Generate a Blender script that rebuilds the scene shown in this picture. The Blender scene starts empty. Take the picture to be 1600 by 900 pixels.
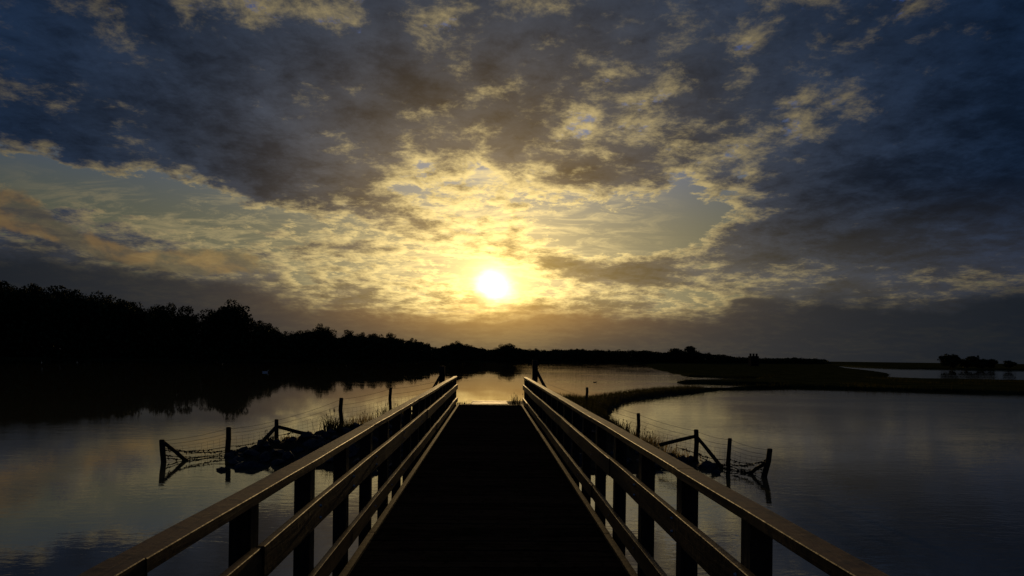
import bpy, bmesh, math, random
import numpy as np
from mathutils import Vector, Matrix

random.seed(7)
rng = np.random.default_rng(7)
S = bpy.context.scene
COL = S.collection
R = math.radians

# ------------------------------------------------------------------ camera
CAM_X, CAM_Z = -0.018, 2.5
F = 1067.0                       # focal length in pixels of a 1600 px wide frame
cd = bpy.data.cameras.new('camera')
cd.sensor_width = 36.0
cd.lens = 36.0 * F / 1600.0
cd.clip_start = 0.05
cd.clip_end = 60000
cd.shift_y = 108.3 / 1600.0
cam = bpy.data.objects.new('camera', cd)
COL.objects.link(cam)
YAW, ROLL = math.atan(34.0 / F), R(0.75)
cam.matrix_world = (Matrix.Translation((CAM_X, 0, CAM_Z)) @ Matrix.Rotation(-YAW, 4, 'Z')
                    @ Matrix.Rotation(R(90), 4, 'X') @ Matrix.Rotation(ROLL, 4, 'Z'))
S.camera = cam

# ------------------------------------------------------------------ exposure
S.view_settings.view_transform = 'Standard'
S.view_settings.look = 'None'
S.view_settings.exposure = 0.0
S.view_settings.gamma = 1.0
S.view_settings.use_curve_mapping = False
S.cycles.max_bounces = 6
S.cycles.sample_clamp_indirect = 4.0

# ------------------------------------------------------------------ sky
SUN_AZ, SUN_EL = math.atan((769 - 766) / F), math.atan(111.0 / F)
sun_dir = Vector((math.sin(SUN_AZ) * math.cos(SUN_EL), math.cos(SUN_AZ) * math.cos(SUN_EL), math.sin(SUN_EL)))

world = bpy.data.worlds.new('World')
S.world = world
world.use_nodes = True
world.cycles.sampling_method = 'MANUAL'
world.cycles.sample_map_resolution = 1024
NT = world.node_tree
NT.nodes.clear()


class Graph:
    """small helper for writing node maths as expressions"""
    def __init__(self, nt):
        self.nt = nt

    def link(self, v, sock):
        if isinstance(v, (int, float)):
            sock.default_value = v
        elif isinstance(v, (tuple, list)):
            sock.default_value = (list(v) + [1.0] * 4)[:len(sock.default_value)]
        else:
            self.nt.links.new(v, sock)

    def m(self, op, a, b=0.0, c=0.0, clamp=False):
        n = self.nt.nodes.new('ShaderNodeMath')
        n.operation = op
        n.use_clamp = clamp
        for i, v in enumerate((a, b, c)):
            self.link(v, n.inputs[i])
        return n.outputs[0]

    def vm(self, op, a, b=(0, 0, 0), out=0):
        n = self.nt.nodes.new('ShaderNodeVectorMath')
        n.operation = op
        self.link(a, n.inputs[0])
        self.link(b, n.inputs[1])
        return n.outputs[out]

    def scale(self, a, s):
        n = self.nt.nodes.new('ShaderNodeVectorMath')
        n.operation = 'SCALE'
        self.link(a, n.inputs[0])
        self.link(s, n.inputs['Scale'])
        return n.outputs[0]

    def comb(self, x, y, z):
        n = self.nt.nodes.new('ShaderNodeCombineXYZ')
        for i, v in enumerate((x, y, z)):
            self.link(v, n.inputs[i])
        return n.outputs[0]

    def noise(self, vec, scale, detail=4, rough=0.5, lac=2.0, dist=0.0, color=False):
        n = self.nt.nodes.new('ShaderNodeTexNoise')
        n.noise_dimensions = '3D'
        self.link(vec, n.inputs['Vector'])
        self.link(scale, n.inputs['Scale'])
        self.link(detail, n.inputs['Detail'])
        self.link(rough, n.inputs['Roughness'])
        self.link(lac, n.inputs['Lacunarity'])
        self.link(dist, n.inputs['Distortion'])
        return n.outputs[1 if color else 0]

    def ss(self, lo, hi, x):
        n = self.nt.nodes.new('ShaderNodeMapRange')
        n.interpolation_type = 'SMOOTHSTEP'
        self.link(x, n.inputs[0])
        self.link(lo, n.inputs[1])
        self.link(hi, n.inputs[2])
        return n.outputs[0]

    def mix(self, f, a, b):
        n = self.nt.nodes.new('ShaderNodeMix')
        n.data_type = 'RGBA'
        self.link(f, n.inputs[0])
        self.link(a, n.inputs[6])
        self.link(b, n.inputs[7])
        return n.outputs[2]

    def blob(self, vec, cx, cy, rx, ry, rot):
        mp = self.nt.nodes.new('ShaderNodeMapping')
        mp.vector_type = 'TEXTURE'
        mp.inputs['Location'].default_value = (cx, cy, 0)
        mp.inputs['Rotation'].default_value = (0, 0, rot)
        mp.inputs['Scale'].default_value = (rx, ry, 1)
        self.link(vec, mp.inputs['Vector'])
        g = self.nt.nodes.new('ShaderNodeTexGradient')
        g.gradient_type = 'SPHERICAL'
        self.link(mp.outputs[0], g.inputs[0])
        return g.outputs['Fac']


def azel(px, py):
    """direction in the sky of a point given in units of the lens (rounded survey of the clouds)"""
    u = (px - 766) / F
    v = (558 + 0.0131 * (px - 766) - py) / F
    az = math.atan(u)
    return az, math.atan(v * math.cos(az))


def build_sky():
    g = Graph(NT)
    tc = NT.nodes.new('ShaderNodeTexCoord')
    d = g.vm('NORMALIZE', tc.outputs['Generated'])
    sep = NT.nodes.new('ShaderNodeSeparateXYZ')
    g.link(d, sep.inputs[0])
    x, y, z = sep.outputs
    az = g.m('ARCTAN2', x, y)
    el = g.m('ARCSINE', z)
    zc = g.m('ADD', g.m('MAXIMUM', z, 0.0), 0.20)
    p = g.comb(g.m('DIVIDE', x, zc), g.m('DIVIDE', y, zc), 0.37)

    # warped angular coordinate: keeps cloud banks from having smooth outlines
    w = g.vm('SUBTRACT', g.noise(d, 9.0, 5, 0.6, color=True), (0.5, 0.5, 0.5))
    ae = g.vm('ADD', g.comb(az, el, 0.0), g.vm('MULTIPLY', w, (0.11, 0.055, 0.0)))
    sepw = NT.nodes.new('ShaderNodeSeparateXYZ')
    g.link(ae, sepw.inputs[0])
    elw = sepw.outputs[1]

    # ---- angle from the sun, glow terms
    c = g.vm('DOT_PRODUCT', d, tuple(sun_dir), out=1)
    ang = g.m('ARCCOSINE', g.m('MINIMUM', c, 1.0))
    def ex(s):
        return g.m('EXPONENT', g.m('DIVIDE', ang, -s))
    def ga(s):
        q = g.m('DIVIDE', ang, s)
        return g.m('EXPONENT', g.m('MULTIPLY', g.m('MULTIPLY', q, q), -1.0))
    e16, e28 = ex(0.16), ex(0.28)
    g50 = ga(0.50)
    dw = g.vm('NORMALIZE', g.vm('ADD', d, g.vm('MULTIPLY', w, (0.045, 0.0, 0.035))))
    qc = g.m('DIVIDE', g.m('ARCCOSINE', g.m('MINIMUM', g.vm('DOT_PRODUCT', dw, tuple(sun_dir), out=1), 1.0)), 0.020)
    core = g.m('EXPONENT', g.m('MULTIPLY', g.m('MULTIPLY', qc, qc), -1.0))
    halo = ga(0.10)

    # ---- clear sky
    sky = NT.nodes.new('ShaderNodeTexSky')
    sky.sky_type = 'NISHITA'
    sky.sun_disc = False
    sky.sun_elevation = SUN_EL
    sky.sun_rotation = SUN_AZ
    sky.air_density, sky.dust_density, sky.ozone_density = 1.0, 0.6, 2.0
    clear = g.vm('MULTIPLY', sky.outputs[0], SKY_K)
    clear = g.mix(g.ss(0.38, 0.16, el), clear, VEIL)
    clear = g.vm('ADD', clear, g.scale(CLEAR_GLOW, e16))

    # ---- mid-level cloud sheet
    acc = None
    for (px, py, rx, ry, rot, amp) in SHEET:
        a0, e0 = azel(px, py)
        b = g.blob(ae, a0, e0, rx / F, ry / F, R(rot))
        acc = g.m('MULTIPLY_ADD', b, amp, acc if acc is not None else SHEET_BASE)
    bias = acc
    # streaky deformation of the sheet, stronger low in the sky
    def density(pp):
        n1 = g.noise(pp, 2.4, 5, 0.60, 2.1, 0.25)
        n2 = g.noise(pp, 11.0, 6, 0.68, 2.1, 0.15)
        s = g.m('MULTIPLY_ADD', n1, 2.3, -1.15)
        return g.m('ADD', s, g.m('MULTIPLY_ADD', n2, 2.2, -1.1))
    dn = g.m('ADD', density(p), bias)
    # the same sheet a little nearer the sun: thinner there means a lit rim
    sp = (sun_dir.x / (sun_dir.z + 0.20), sun_dir.y / (sun_dir.z + 0.20), 0.37)
    tos = g.scale(g.vm('NORMALIZE', g.vm('SUBTRACT', sp, p)), 0.030)
    dn2 = g.m('ADD', density(g.vm('ADD', p, tos)), bias)
    rim = g.m('MULTIPLY', g.m('SUBTRACT', dn, dn2), 0.9)
    alpha = g.ss(-0.22, 0.14, dn)
    g22 = ga(0.22)
    thick = g.ss(g.m('MULTIPLY_ADD', g22, 0.22, -0.36), g.m('MULTIPLY_ADD', g22, 0.20, 0.52), g.m('SUBTRACT', dn, rim))
    deep = g.ss(0.40, 1.35, dn)
    # lit and shaded tones depend on the angle from the sun only
    lit = g.vm('ADD', g.scale(LIT_NEAR, e28), g.vm('ADD', g.scale(LIT_MID, g50), LIT_FAR))
    lit = g.vm('ADD', lit, g.scale(LIT_SUN, g22))
    sh = g.vm('ADD', g.scale(SH_NEAR, e16), g.vm('ADD', g.scale(SH_MID, g50), SH_FAR))
    mott = g.m('MULTIPLY_ADD', g.noise(p, 3.2, 7, 0.68), 2.0, 0.0)
    sh = g.scale(sh, g.m('MULTIPLY', mott, g.m('MULTIPLY_ADD', deep, -0.5, 1.0)))
    sheet = g.mix(thick, lit, sh)
    col = g.mix(alpha, clear, sheet)

    # ---- fine high ripple cloud round the sun
    pr = g.vm('MULTIPLY', p, (0.75, 1.6, 1.0))
    r1 = g.noise(pr, 6.5, 6, 0.66, 2.2, 0.8)
    rb = None
    for (px, py, rx, ry, rot) in RIPPLE:
        a0, e0 = azel(px, py)
        q = g.blob(ae, a0, e0, rx / F, ry / F, R(rot))
        rb = q if rb is None else g.m('MAXIMUM', rb, q)
    ripple = g.m('MULTIPLY', g.ss(0.44, 0.66, r1), g.ss(0.05, 0.6, rb))
    ripple = g.m('MULTIPLY', ripple, g.m('SUBTRACT', 1.0, g.m('MULTIPLY', thick, alpha)))
    col = g.mix(g.m('MULTIPLY', ripple, 0.45), col, g.scale(lit, 1.25))

    # ---- low cumulus, far to the left, warm sides
    acc = None
    for (px, py, rx, ry, rot, amp) in CUMULUS:
        a0, e0 = azel(px, py)
        b = g.blob(ae, a0, e0, rx / F, ry / F, R(rot))
        acc = g.m('MULTIPLY_ADD', b, amp, acc if acc is not None else -0.62)
    de = g.vm('MULTIPLY', g.comb(az, el, 0.0), (1.0, 1.5, 1.0))
    nc = g.noise(de, 16.0, 6, 0.55, 2.1, 0.3)
    cu = g.m('ADD', acc, g.m('MULTIPLY_ADD', nc, 0.9, -0.3))
    ca = g.ss(-0.10, 0.22, cu)
    nc2 = g.noise(g.vm('ADD', de, (0.012, 0.030, 0.0)), 16.0, 6, 0.55, 2.1, 0.3)
    crim = g.ss(-0.10, 0.16, g.m('SUBTRACT', nc, nc2))
    ccol = g.mix(crim, g.vm('ADD', CU_SH, g.scale(CU_SH_GLOW, e28)), g.vm('ADD', CU_LIT, g.scale(CU_GLOW, e28)))
    col = g.mix(g.m('MULTIPLY', ca, 0.72), col, ccol)

    col = g.vm('ADD', col, g.scale(WIDE, ga(0.22)))
    col = g.vm('ADD', col, g.scale(LOW_WARM, g.m('MULTIPLY', g.ss(0.24, 0.05, el), ga(0.60))))
    # ---- sun glow shining through the thin cloud
    col = g.vm('ADD', col, g.scale(HALO, g.m('MULTIPLY', halo, g.m('MULTIPLY_ADD', thick, -0.55, 1.0))))
    col = g.vm('ADD', col, g.scale(INNER, g.m('MULTIPLY', ga(0.046), g.m('MULTIPLY_ADD', thick, -0.5, 1.0))))
    col = g.vm('ADD', col, g.scale(CORE, core))

    # ---- bank of haze-cloud along the horizon
    bn = g.noise(g.vm('MULTIPLY', ae, (1.0, 4.0, 1.0)), 5.0, 5, 0.55)
    top = g.m('MULTIPLY_ADD', g.m('POWER', g.m('ABSOLUTE', az), 1.4), 0.035, 0.070)
    left = g.ss(0.10, 0.62, g.m('MULTIPLY', az, -1.0))
    top = g.m('MULTIPLY_ADD', left, 0.030, top)
    top = g.m('ADD', top, g.m('MULTIPLY_ADD', bn, 0.07, -0.035))
    bank = g.ss(0.020, -0.022, g.m('SUBTRACT', elw, top))
    bank = g.m('MAXIMUM', bank, g.ss(0.078, 0.040, el))
    azs = g.m('DIVIDE', g.m('SUBTRACT', az, SUN_AZ), 0.20)
    gl = g.m('EXPONENT', g.m('MULTIPLY', g.m('MULTIPLY', azs, azs), -1.0))
    gl2 = g.m('MULTIPLY', gl, g.ss(0.0, 0.085, el))
    bcol = g.vm('ADD', BANK, g.scale(BANK_MID, g50))
    bcol = g.vm('ADD', bcol, g.scale(BANK_WARM, e16))
    bcol = g.vm('ADD', bcol, g.scale(BANK_GLOW, g.m('MULTIPLY', gl2, 1.0)))
    bcol = g.vm('ADD', bcol, g.scale(BANK_SUN, halo))
    col = g.mix(g.m('MULTIPLY', bank, 0.96), col, bcol)

    bg = NT.nodes.new('ShaderNodeBackground')
    g.link(g.scale(col, 10.0), bg.inputs['Color'])
    bg.inputs['Strength'].default_value = 0.1
    out = NT.nodes.new('ShaderNodeOutputWorld')
    NT.links.new(bg.outputs[0], out.inputs['Surface'])


# sheet of cloud: where it is thick (+) or open (-): centre, radii, tilt, amount
SHEET_BASE = 0.30
SHEET = [
    (280, 160, 520, 160, -6, 0.62),
    (760, 95, 480, 150, 0, 0.45),
    (1450, 320, 400, 150, 10, 0.90),
    (1500, 130, 330, 200, 0, 0.35),
    (420, 270, 160, 50, -12, 0.35),
    (560, 290, 110, 40, -15, 0.30),
    (640, 340, 110, 32, -12, 0.42),
    (950, 425, 220, 30, -7, 0.70),
    (830, 318, 80, 22, 0, 0.50),
    (1290, 385, 330, 50, 0, 0.40),
    (1000, 275, 160, 40, 0, 0.22),
    (270, 306, 380, 36, -8, -1.15),
    (60, 280, 200, 32, -3, -1.0),
    (400, 375, 420, 60, -8, -0.40),
    (1010, 355, 210, 62, -6, -1.25),
    (720, 290, 280, 100, -5, -0.42),
    (720, 400, 260, 60, -6, -0.35),
    (700, 55, 90, 60, 0, -0.50),
    (410, 5, 100, 44, 0, -0.45),
    (1180, 100, 50, 130, -20, -0.40),
    (1230, 205, 150, 50, 25, -0.14),
    (940, 190, 150, 40, 0, -0.14),
    (1100, 190, 60, 60, 0, -0.10),
    (220, 110, 130, 50, -30, -0.40),
    (200, 40, 80, 30, 0, -0.30),
    (1130, 305, 150, 40, -10, -0.45),
    (1340, 345, 200, 20, 14, -0.50),
    (1380, 110, 160, 60, 25, -0.22),
    (1150, 432, 400, 40, 3, -0.60),
]
RIPPLE = [(740, 300, 380, 190, -8), (420, 376, 420, 64, -8)]
CUMULUS = [
    (15, 325, 95, 48, -10, 1.05),
    (130, 376, 110, 30, -15, 0.95),
    (270, 410, 90, 30, -8, 0.95),
    (370, 418, 110, 34, -12, 0.95),
]
WIDE = (0.21, 0.112, 0.008)
LOW_WARM = (0.085, 0.060, 0.012)
INNER = (0.85, 0.50, 0.08)
VEIL = (0.060, 0.070, 0.054)
SKY_K = (0.008, 0.020, 0.055)
CLEAR_GLOW = (0.60, 0.52, 0.33)
LIT_NEAR = (0.98, 0.73, 0.26)
LIT_MID = (0.085, 0.076, 0.050)
LIT_FAR = (0.034, 0.034, 0.036)
LIT_SUN = (0.34, 0.27, 0.11)
SH_NEAR = (0.22, 0.155, 0.045)
SH_MID = (0.029, 0.035, 0.034)
SH_FAR = (0.001, 0.012, 0.040)
CU_SH = (0.030, 0.030, 0.032)
CU_SH_GLOW = (0.20, 0.16, 0.08)
CU_LIT = (0.105, 0.062, 0.030)
CU_GLOW = (0.42, 0.28, 0.10)
HALO = (0.42, 0.27, 0.04)
CORE = (3.4, 2.8, 1.4)
BANK_WARM = (0.15, 0.092, 0.018)
BANK = (0.003, 0.007, 0.013)
BANK_MID = (0.030, 0.030, 0.031)
BANK_GLOW = (0.32, 0.135, 0.006)
BANK_SUN = (0.10, 0.06, 0.01)
build_sky()

# ------------------------------------------------------------------ sun
sd = bpy.data.lights.new('sun', 'SUN')
sd.energy = 1.3
sd.angle = R(2.0)
sd.color = (1.0, 0.66, 0.28)
sun = bpy.data.objects.new('sun', sd)
sun.rotation_euler = sun_dir.to_track_quat('Z', 'Y').to_euler()
sun.location = (0, 30, 12)
COL.objects.link(sun)


# ------------------------------------------------------------------ helpers
def W(px, py, z=0.0):
    """ground point seen at a survey mark, at height z"""
    px0, py0 = px - 766, py - 558
    cr, sr = math.cos(ROLL), math.sin(ROLL)
    u = (px0 * cr + py0 * sr) / F
    v = (-px0 * sr + py0 * cr) / F
    D = (CAM_Z - z) / v
    return (CAM_X + u * D, D)


def bearing(px):
    return (px - 766) / F


def tag(o, label=None, cat=None, group=None, kind=None):
    if label: o['label'] = label
    if cat: o['category'] = cat
    if group: o['group'] = group
    if kind: o['kind'] = kind
    return o


def obj(name, mesh, mat=None, parent=None, loc=None, rot=None, scale=None):
    o = bpy.data.objects.new(name, mesh)
    COL.objects.link(o)
    if mesh is not None and mat is not None and not mesh.materials:
        mesh.materials.append(mat)
    if parent: o.parent = parent
    if loc is not None: o.location = loc
    if rot is not None: o.rotation_euler = rot
    if scale is not None: o.scale = scale
    return o


def empty(name, loc=(0, 0, 0), rz=0):
    o = bpy.data.objects.new(name, None)
    o.empty_display_size = 0.2
    COL.objects.link(o)
    o.location = loc
    o.rotation_euler = (0, 0, rz)
    return o


def pydata(name, v, f, smooth=False):
    me = bpy.data.meshes.new(name)
    me.from_pydata([tuple(map(float, q)) for q in v], [], f)
    if smooth:
        me.polygons.foreach_set('use_smooth', [True] * len(me.polygons))
    me.update()
    return me


BOXES = {}
def box_mesh(sx, sy, sz, bev=0.004, var=0):
    key = (round(sx, 3), round(sy, 3), round(sz, 3), bev, var)
    if key not in BOXES:
        bm = bmesh.new()
        bmesh.ops.create_cube(bm, size=1)
        for q in bm.verts:
            q.co = Vector((q.co.x * sx, q.co.y * sy, q.co.z * sz))
        if bev:
            bmesh.ops.bevel(bm, geom=bm.edges[:], offset=bev, segments=1, affect='EDGES')
        me = bpy.data.meshes.new('box')
        bm.to_mesh(me)
        bm.free()
        BOXES[key] = me
    return BOXES[key]


def box(name, size, loc, mat, parent=None, rot=None, bev=0.004):
    me = box_mesh(*size, bev=bev, var=mat.name)
    return obj(name, me, mat, parent, loc, rot)


def tube_data(pts, radii, n, V, Fc, cap=True):
    """append a tube along pts to the lists"""
    base = len(V)
    pts = [Vector(q) for q in pts]
    for i, q in enumerate(pts):
        t = (pts[min(i + 1, len(pts) - 1)] - pts[max(i - 1, 0)]).normalized()
        a = t.cross(Vector((0, 0, 1)) if abs(t.z) < 0.9 else Vector((1, 0, 0))).normalized()
        b = t.cross(a)
        r = radii[i] if hasattr(radii, '__len__') else radii
        for k in range(n):
            th = 2 * math.pi * k / n
            V.append(q + a * (r * math.cos(th)) + b * (r * math.sin(th)))
    for i in range(len(pts) - 1):
        for k in range(n):
            k2 = (k + 1) % n
            Fc.append((base + i * n + k, base + i * n + k2, base + (i + 1) * n + k2, base + (i + 1) * n + k))
    if cap:
        Fc.append(tuple(base + k for k in range(n))[::-1])
        Fc.append(tuple(base + (len(pts) - 1) * n + k for k in range(n)))


def tube(name, pts, r, mat, parent=None, n=6, smooth=True):
    V, Fc = [], []
    tube_data(pts, r, n, V, Fc)
    return obj(name, pydata(name, V, Fc, smooth), mat, parent)


# ------------------------------------------------------------------ materials
def material(name):
    mt = bpy.data.materials.new(name)
    mt.use_nodes = True
    nt = mt.node_tree
    b = nt.nodes['Principled BSDF']
    return mt, Graph(nt), b, nt


def coords(nt, kind='Object'):
    return nt.nodes.new('ShaderNodeTexCoord').outputs[kind]


def bump(nt, g, h, strength, dist):
    b = nt.nodes.new('ShaderNodeBump')
    b.inputs['Strength'].default_value = strength
    b.inputs['Distance'].default_value = dist
    g.link(h, b.inputs['Height'])
    return b.outputs[0]


def timber(name, dark, light, axis, rough=(0.38, 0.62), spec=0.5):
    mt, g, b, nt = material(name)
    oi = nt.nodes.new('ShaderNodeObjectInfo')
    off = g.scale((13.0, 7.0, 5.0), oi.outputs['Random'])
    st = {'x': (1.2, 26, 26), 'y': (26, 1.2, 26), 'z': (26, 26, 1.2)}[axis]
    co = g.vm('ADD', g.vm('MULTIPLY', coords(nt), st), off)
    grain = g.noise(co, 1.0, 6, 0.6, 2.1, 0.6)
    blotch = g.noise(g.vm('ADD', coords(nt), off), 3.0, 5, 0.65)
    wear = g.noise(g.vm('ADD', coords(nt), off), 14.0, 4, 0.6)
    f = g.m('ADD', g.m('MULTIPLY', grain, 0.75), g.m('MULTIPLY', blotch, 0.5))
    f = g.ss(0.44, 0.74, g.m('ADD', f, g.m('MULTIPLY_ADD', oi.outputs['Random'], 0.16, -0.08)))
    c = g.mix(f, dark, light)
    c = g.mix(g.m('MULTIPLY', g.ss(0.54, 0.66, wear), 0.75), c, tuple(q * 0.45 for q in dark[:3]) + (1,))
    g.link(c, b.inputs['Base Color'])
    g.link(g.m('ADD', g.m('MULTIPLY', blotch, rough[1] - rough[0]), rough[0]), b.inputs['Roughness'])
    b.inputs['Specular IOR Level'].default_value = spec
    h = g.m('ADD', g.m('MULTIPLY', grain, 0.7), g.m('MULTIPLY', wear, 0.5))
    g.link(bump(nt, g, h, 0.7, 0.008), b.inputs['Normal'])
    return mt


M = {}
M['rail'] = timber('weathered_rail_timber', (0.022, 0.011, 0.0045, 1), (0.125, 0.064, 0.021, 1), 'y', (0.42, 0.70), 0.42)
M['post'] = timber('dark_post_timber', (0.020, 0.014, 0.009, 1), (0.060, 0.042, 0.025, 1), 'z', (0.6, 0.8), 0.2)
M['fence_post'] = timber('round_fence_post_timber', (0.022, 0.015, 0.010, 1), (0.060, 0.042, 0.026, 1), 'z', (0.7, 0.9), 0.15)
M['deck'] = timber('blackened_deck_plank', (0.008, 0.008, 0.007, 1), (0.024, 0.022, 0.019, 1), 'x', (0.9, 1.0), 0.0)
M['kerb'] = timber('kerb_timber', (0.025, 0.017, 0.010, 1), (0.07, 0.048, 0.028, 1), 'y', (0.7, 0.9), 0.15)
M['board'] = timber('pale_landing_board', (0.20, 0.105, 0.030, 1), (0.44, 0.24, 0.07, 1), 'x', (0.52, 0.72), 0.26)
M['hide'] = timber('tarred_board', (0.012, 0.011, 0.010, 1), (0.03, 0.026, 0.022, 1), 'z', (0.8, 0.95), 0.1)


def simple(name, c1, c2, scale, rough, spec=0.2, metal=0.0, bd=0.0, bs=20.0, rnd=0.0):
    mt, g, b, nt = material(name)
    co = coords(nt)
    n = g.noise(co, scale, 5, 0.6)
    f = g.ss(0.3, 0.7, n)
    if rnd:
        oi = nt.nodes.new('ShaderNodeObjectInfo')
        f = g.m('ADD', f, g.m('MULTIPLY_ADD', oi.outputs['Random'], rnd, -rnd / 2), clamp=True)
    g.link(g.mix(f, c1 + (1,), c2 + (1,)), b.inputs['Base Color'])
    b.inputs['Roughness'].default_value = rough
    b.inputs['Metallic'].default_value = metal
    b.inputs['Specular IOR Level'].default_value = spec
    if bd:
        g.link(bump(nt, g, g.noise(co, bs, 5, 0.6), 0.6, bd), b.inputs['Normal'])
    return mt


M['stone'] = simple('basalt_block', (0.025, 0.026, 0.028), (0.07, 0.07, 0.072), 6.0, 0.75, 0.25, bd=0.02, bs=9, rnd=0.5)
M['earth'] = simple('bank_soil', (0.018, 0.014, 0.009), (0.05, 0.040, 0.024), 1.3, 0.95, 0.05, bd=0.03, bs=4)
M['turf'] = simple('marsh_turf', (0.015, 0.020, 0.007), (0.045, 0.048, 0.017), 0.35, 0.95, 0.0)
M['grass'] = simple('grass_blade', (0.020, 0.028, 0.009), (0.055, 0.055, 0.020), 0.6, 0.9, 0.0)
def backlit(mt, col, f):
    nt = mt.node_tree
    out, p = nt.nodes['Material Output'], nt.nodes['Principled BSDF']
    t, mx = nt.nodes.new('ShaderNodeBsdfTranslucent'), nt.nodes.new('ShaderNodeMixShader')
    t.inputs['Color'].default_value = col + (1,)
    mx.inputs[0].default_value = f
    nt.links.new(p.outputs[0], mx.inputs[1]); nt.links.new(t.outputs[0], mx.inputs[2])
    nt.links.new(mx.outputs[0], out.inputs['Surface'])
backlit(M['grass'], (0.085, 0.078, 0.022), 0.2)
M['straw'] = simple('dry_grass_stalk', (0.10, 0.085, 0.040), (0.20, 0.16, 0.075), 2.0, 0.8, 0.1)
backlit(M['straw'], (0.30, 0.22, 0.08), 0.45)
M['leaf'] = simple('tree_foliage', (0.022, 0.034, 0.012), (0.060, 0.075, 0.028), 3.0, 0.85, 0.05, rnd=0.5)
M['bark'] = simple('tree_bark', (0.03, 0.022, 0.015), (0.07, 0.055, 0.04), 4.0, 0.9, 0.1)
M['wire'] = simple('galvanised_wire', (0.05, 0.045, 0.04), (0.12, 0.11, 0.10), 8.0, 0.6, 0.3, metal=0.5)
M['weed'] = simple('drifted_weed', (0.012, 0.011, 0.007), (0.035, 0.030, 0.018), 9.0, 0.9, 0.1)
M['steel'] = simple('galvanised_steel', (0.30, 0.30, 0.30), (0.45, 0.45, 0.44), 30.0, 0.35, 0.5, metal=0.9)
M['feather'] = simple('pale_plumage', (0.62, 0.62, 0.60), (0.80, 0.80, 0.78), 6.0, 0.8, 0.1)  # pale tone of the water glint, put into a solid bird form
M['dark_feather'] = simple('dark_plumage', (0.02, 0.018, 0.015), (0.06, 0.05, 0.04), 6.0, 0.8, 0.1)


def water_material():
    mt, g, b, nt = material('still_lake_water')
    co = coords(nt)
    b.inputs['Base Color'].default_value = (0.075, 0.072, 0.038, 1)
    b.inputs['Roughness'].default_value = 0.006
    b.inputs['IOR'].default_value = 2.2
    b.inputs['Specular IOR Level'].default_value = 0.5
    patch = g.ss(0.40, 0.66, g.noise(g.vm('MULTIPLY', co, (0.05, 0.11, 1)), 1.0, 4, 0.6))
    w1 = g.noise(g.vm('MULTIPLY', co, (0.55, 1.7, 1)), 1.0, 3, 0.5, 2.0, 0.6)
    w2 = g.noise(g.vm('MULTIPLY', co, (2.2, 5.0, 1)), 1.0, 3, 0.5, 2.0, 0.8)
    w3 = g.noise(g.vm('MULTIPLY', co, (7.0, 12.0, 1)), 1.0, 2, 0.5, 2.0, 0.8)
    h = g.m('MULTIPLY', w1, 0.25)
    h = g.m('ADD', h, g.m('MULTIPLY', w2, g.m('MULTIPLY_ADD', patch, 0.75, 0.20)))
    h = g.m('ADD', h, g.m('MULTIPLY', w3, g.m('MULTIPLY_ADD', patch, 0.26, 0.08)))
    sy = nt.nodes.new('ShaderNodeSeparateXYZ')
    g.link(co, sy.inputs[0])
    behind = g.m('MULTIPLY', g.ss(21.0, 27.0, sy.outputs[1]), g.ss(9.0, 3.0, sy.outputs[0]))   # sheltered behind the dike
    lee = g.m('ADD', g.m('MULTIPLY_ADD', behind, -0.80, 1.0), g.m('MULTIPLY', g.ss(4.0, 14.0, sy.outputs[0]), 0.9))
    h = g.m('MULTIPLY', h, lee)
    g.link(bump(nt, g, h, 1.0, WAVE), b.inputs['Normal'])
    return mt
WAVE = 0.0045
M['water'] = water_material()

# ------------------------------------------------------------------ water
def disc(name, r0, r1, rings, seg, zf, mat):
    V, Fc = [(0, 0, zf(0, 0))] if r0 == 0 else [], []
    rad = [r0 + (r1 - r0) * (i / rings) ** 3 for i in range(1 if r0 == 0 else 0, rings + 1)]
    for r in rad:
        for k in range(seg):
            a = 2 * math.pi * k / seg
            V.append((r * math.sin(a), r * math.cos(a), zf(r, a)))
    o = 1 if r0 == 0 else 0
    if o:
        for k in range(seg):
            Fc.append((0, o + (k + 1) % seg, o + k))
    for i in range(len(rad) - 1):
        for k in range(seg):
            k2 = (k + 1) % seg
            Fc.append((o + i * seg + k, o + i * seg + k2, o + (i + 1) * seg + k2, o + (i + 1) * seg + k))
    return obj(name, pydata(name, V, Fc), mat)

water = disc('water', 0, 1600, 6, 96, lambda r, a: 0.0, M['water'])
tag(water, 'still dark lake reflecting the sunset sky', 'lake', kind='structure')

# ------------------------------------------------------------------ land
DKEYS = [(-900, 190), (0, 215), (240, 228), (400, 255), (600, 300), (680, 330), (800, 360), (1000, 400),
         (1290, 540), (1335, 330), (1400, 264), (1480, 256), (1700, 250), (3000, 250)]
def shore_D(px):
    xs, ys = zip(*DKEYS)
    return float(np.interp(px, xs, ys))

# far shore: a ring of flat land from the lake's far edge to beyond the horizon
def far_ground():
    V, Fc = [], []
    seg = 240
    for k in range(seg):
        a = -math.pi + 2 * math.pi * k / seg
        if abs(a) < R(72):
            px = 766 + F * math.tan(a)
            D = shore_D(px) / math.cos(a) if abs(a) < R(50) else shore_D(px) * 1.55
        else:
            D = 330
        D *= 1 + 0.015 * math.sin(k * 2.3) + 0.012 * math.sin(k * 5.1)
        for r, h in ((D - 6, -0.6), (D, 0.15), (D + 5, 0.5), (D + 60, 0.7), (D + 600, 0.9), (6000, 1.2), (30000, 1.2)):
            V.append((r * math.sin(a), r * math.cos(a), h))
    n = 7
    for k in range(seg):
        k2 = (k + 1) % seg
        for i in range(n - 1):
            Fc.append((k * n + i, k2 * n + i, k2 * n + i + 1, k * n + i + 1))
    o = obj('ground', pydata('ground', V, Fc, True), M['turf'])
    tag(o, 'flat dark land round the far side of the lake', 'land', kind='structure')
far_ground()


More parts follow.
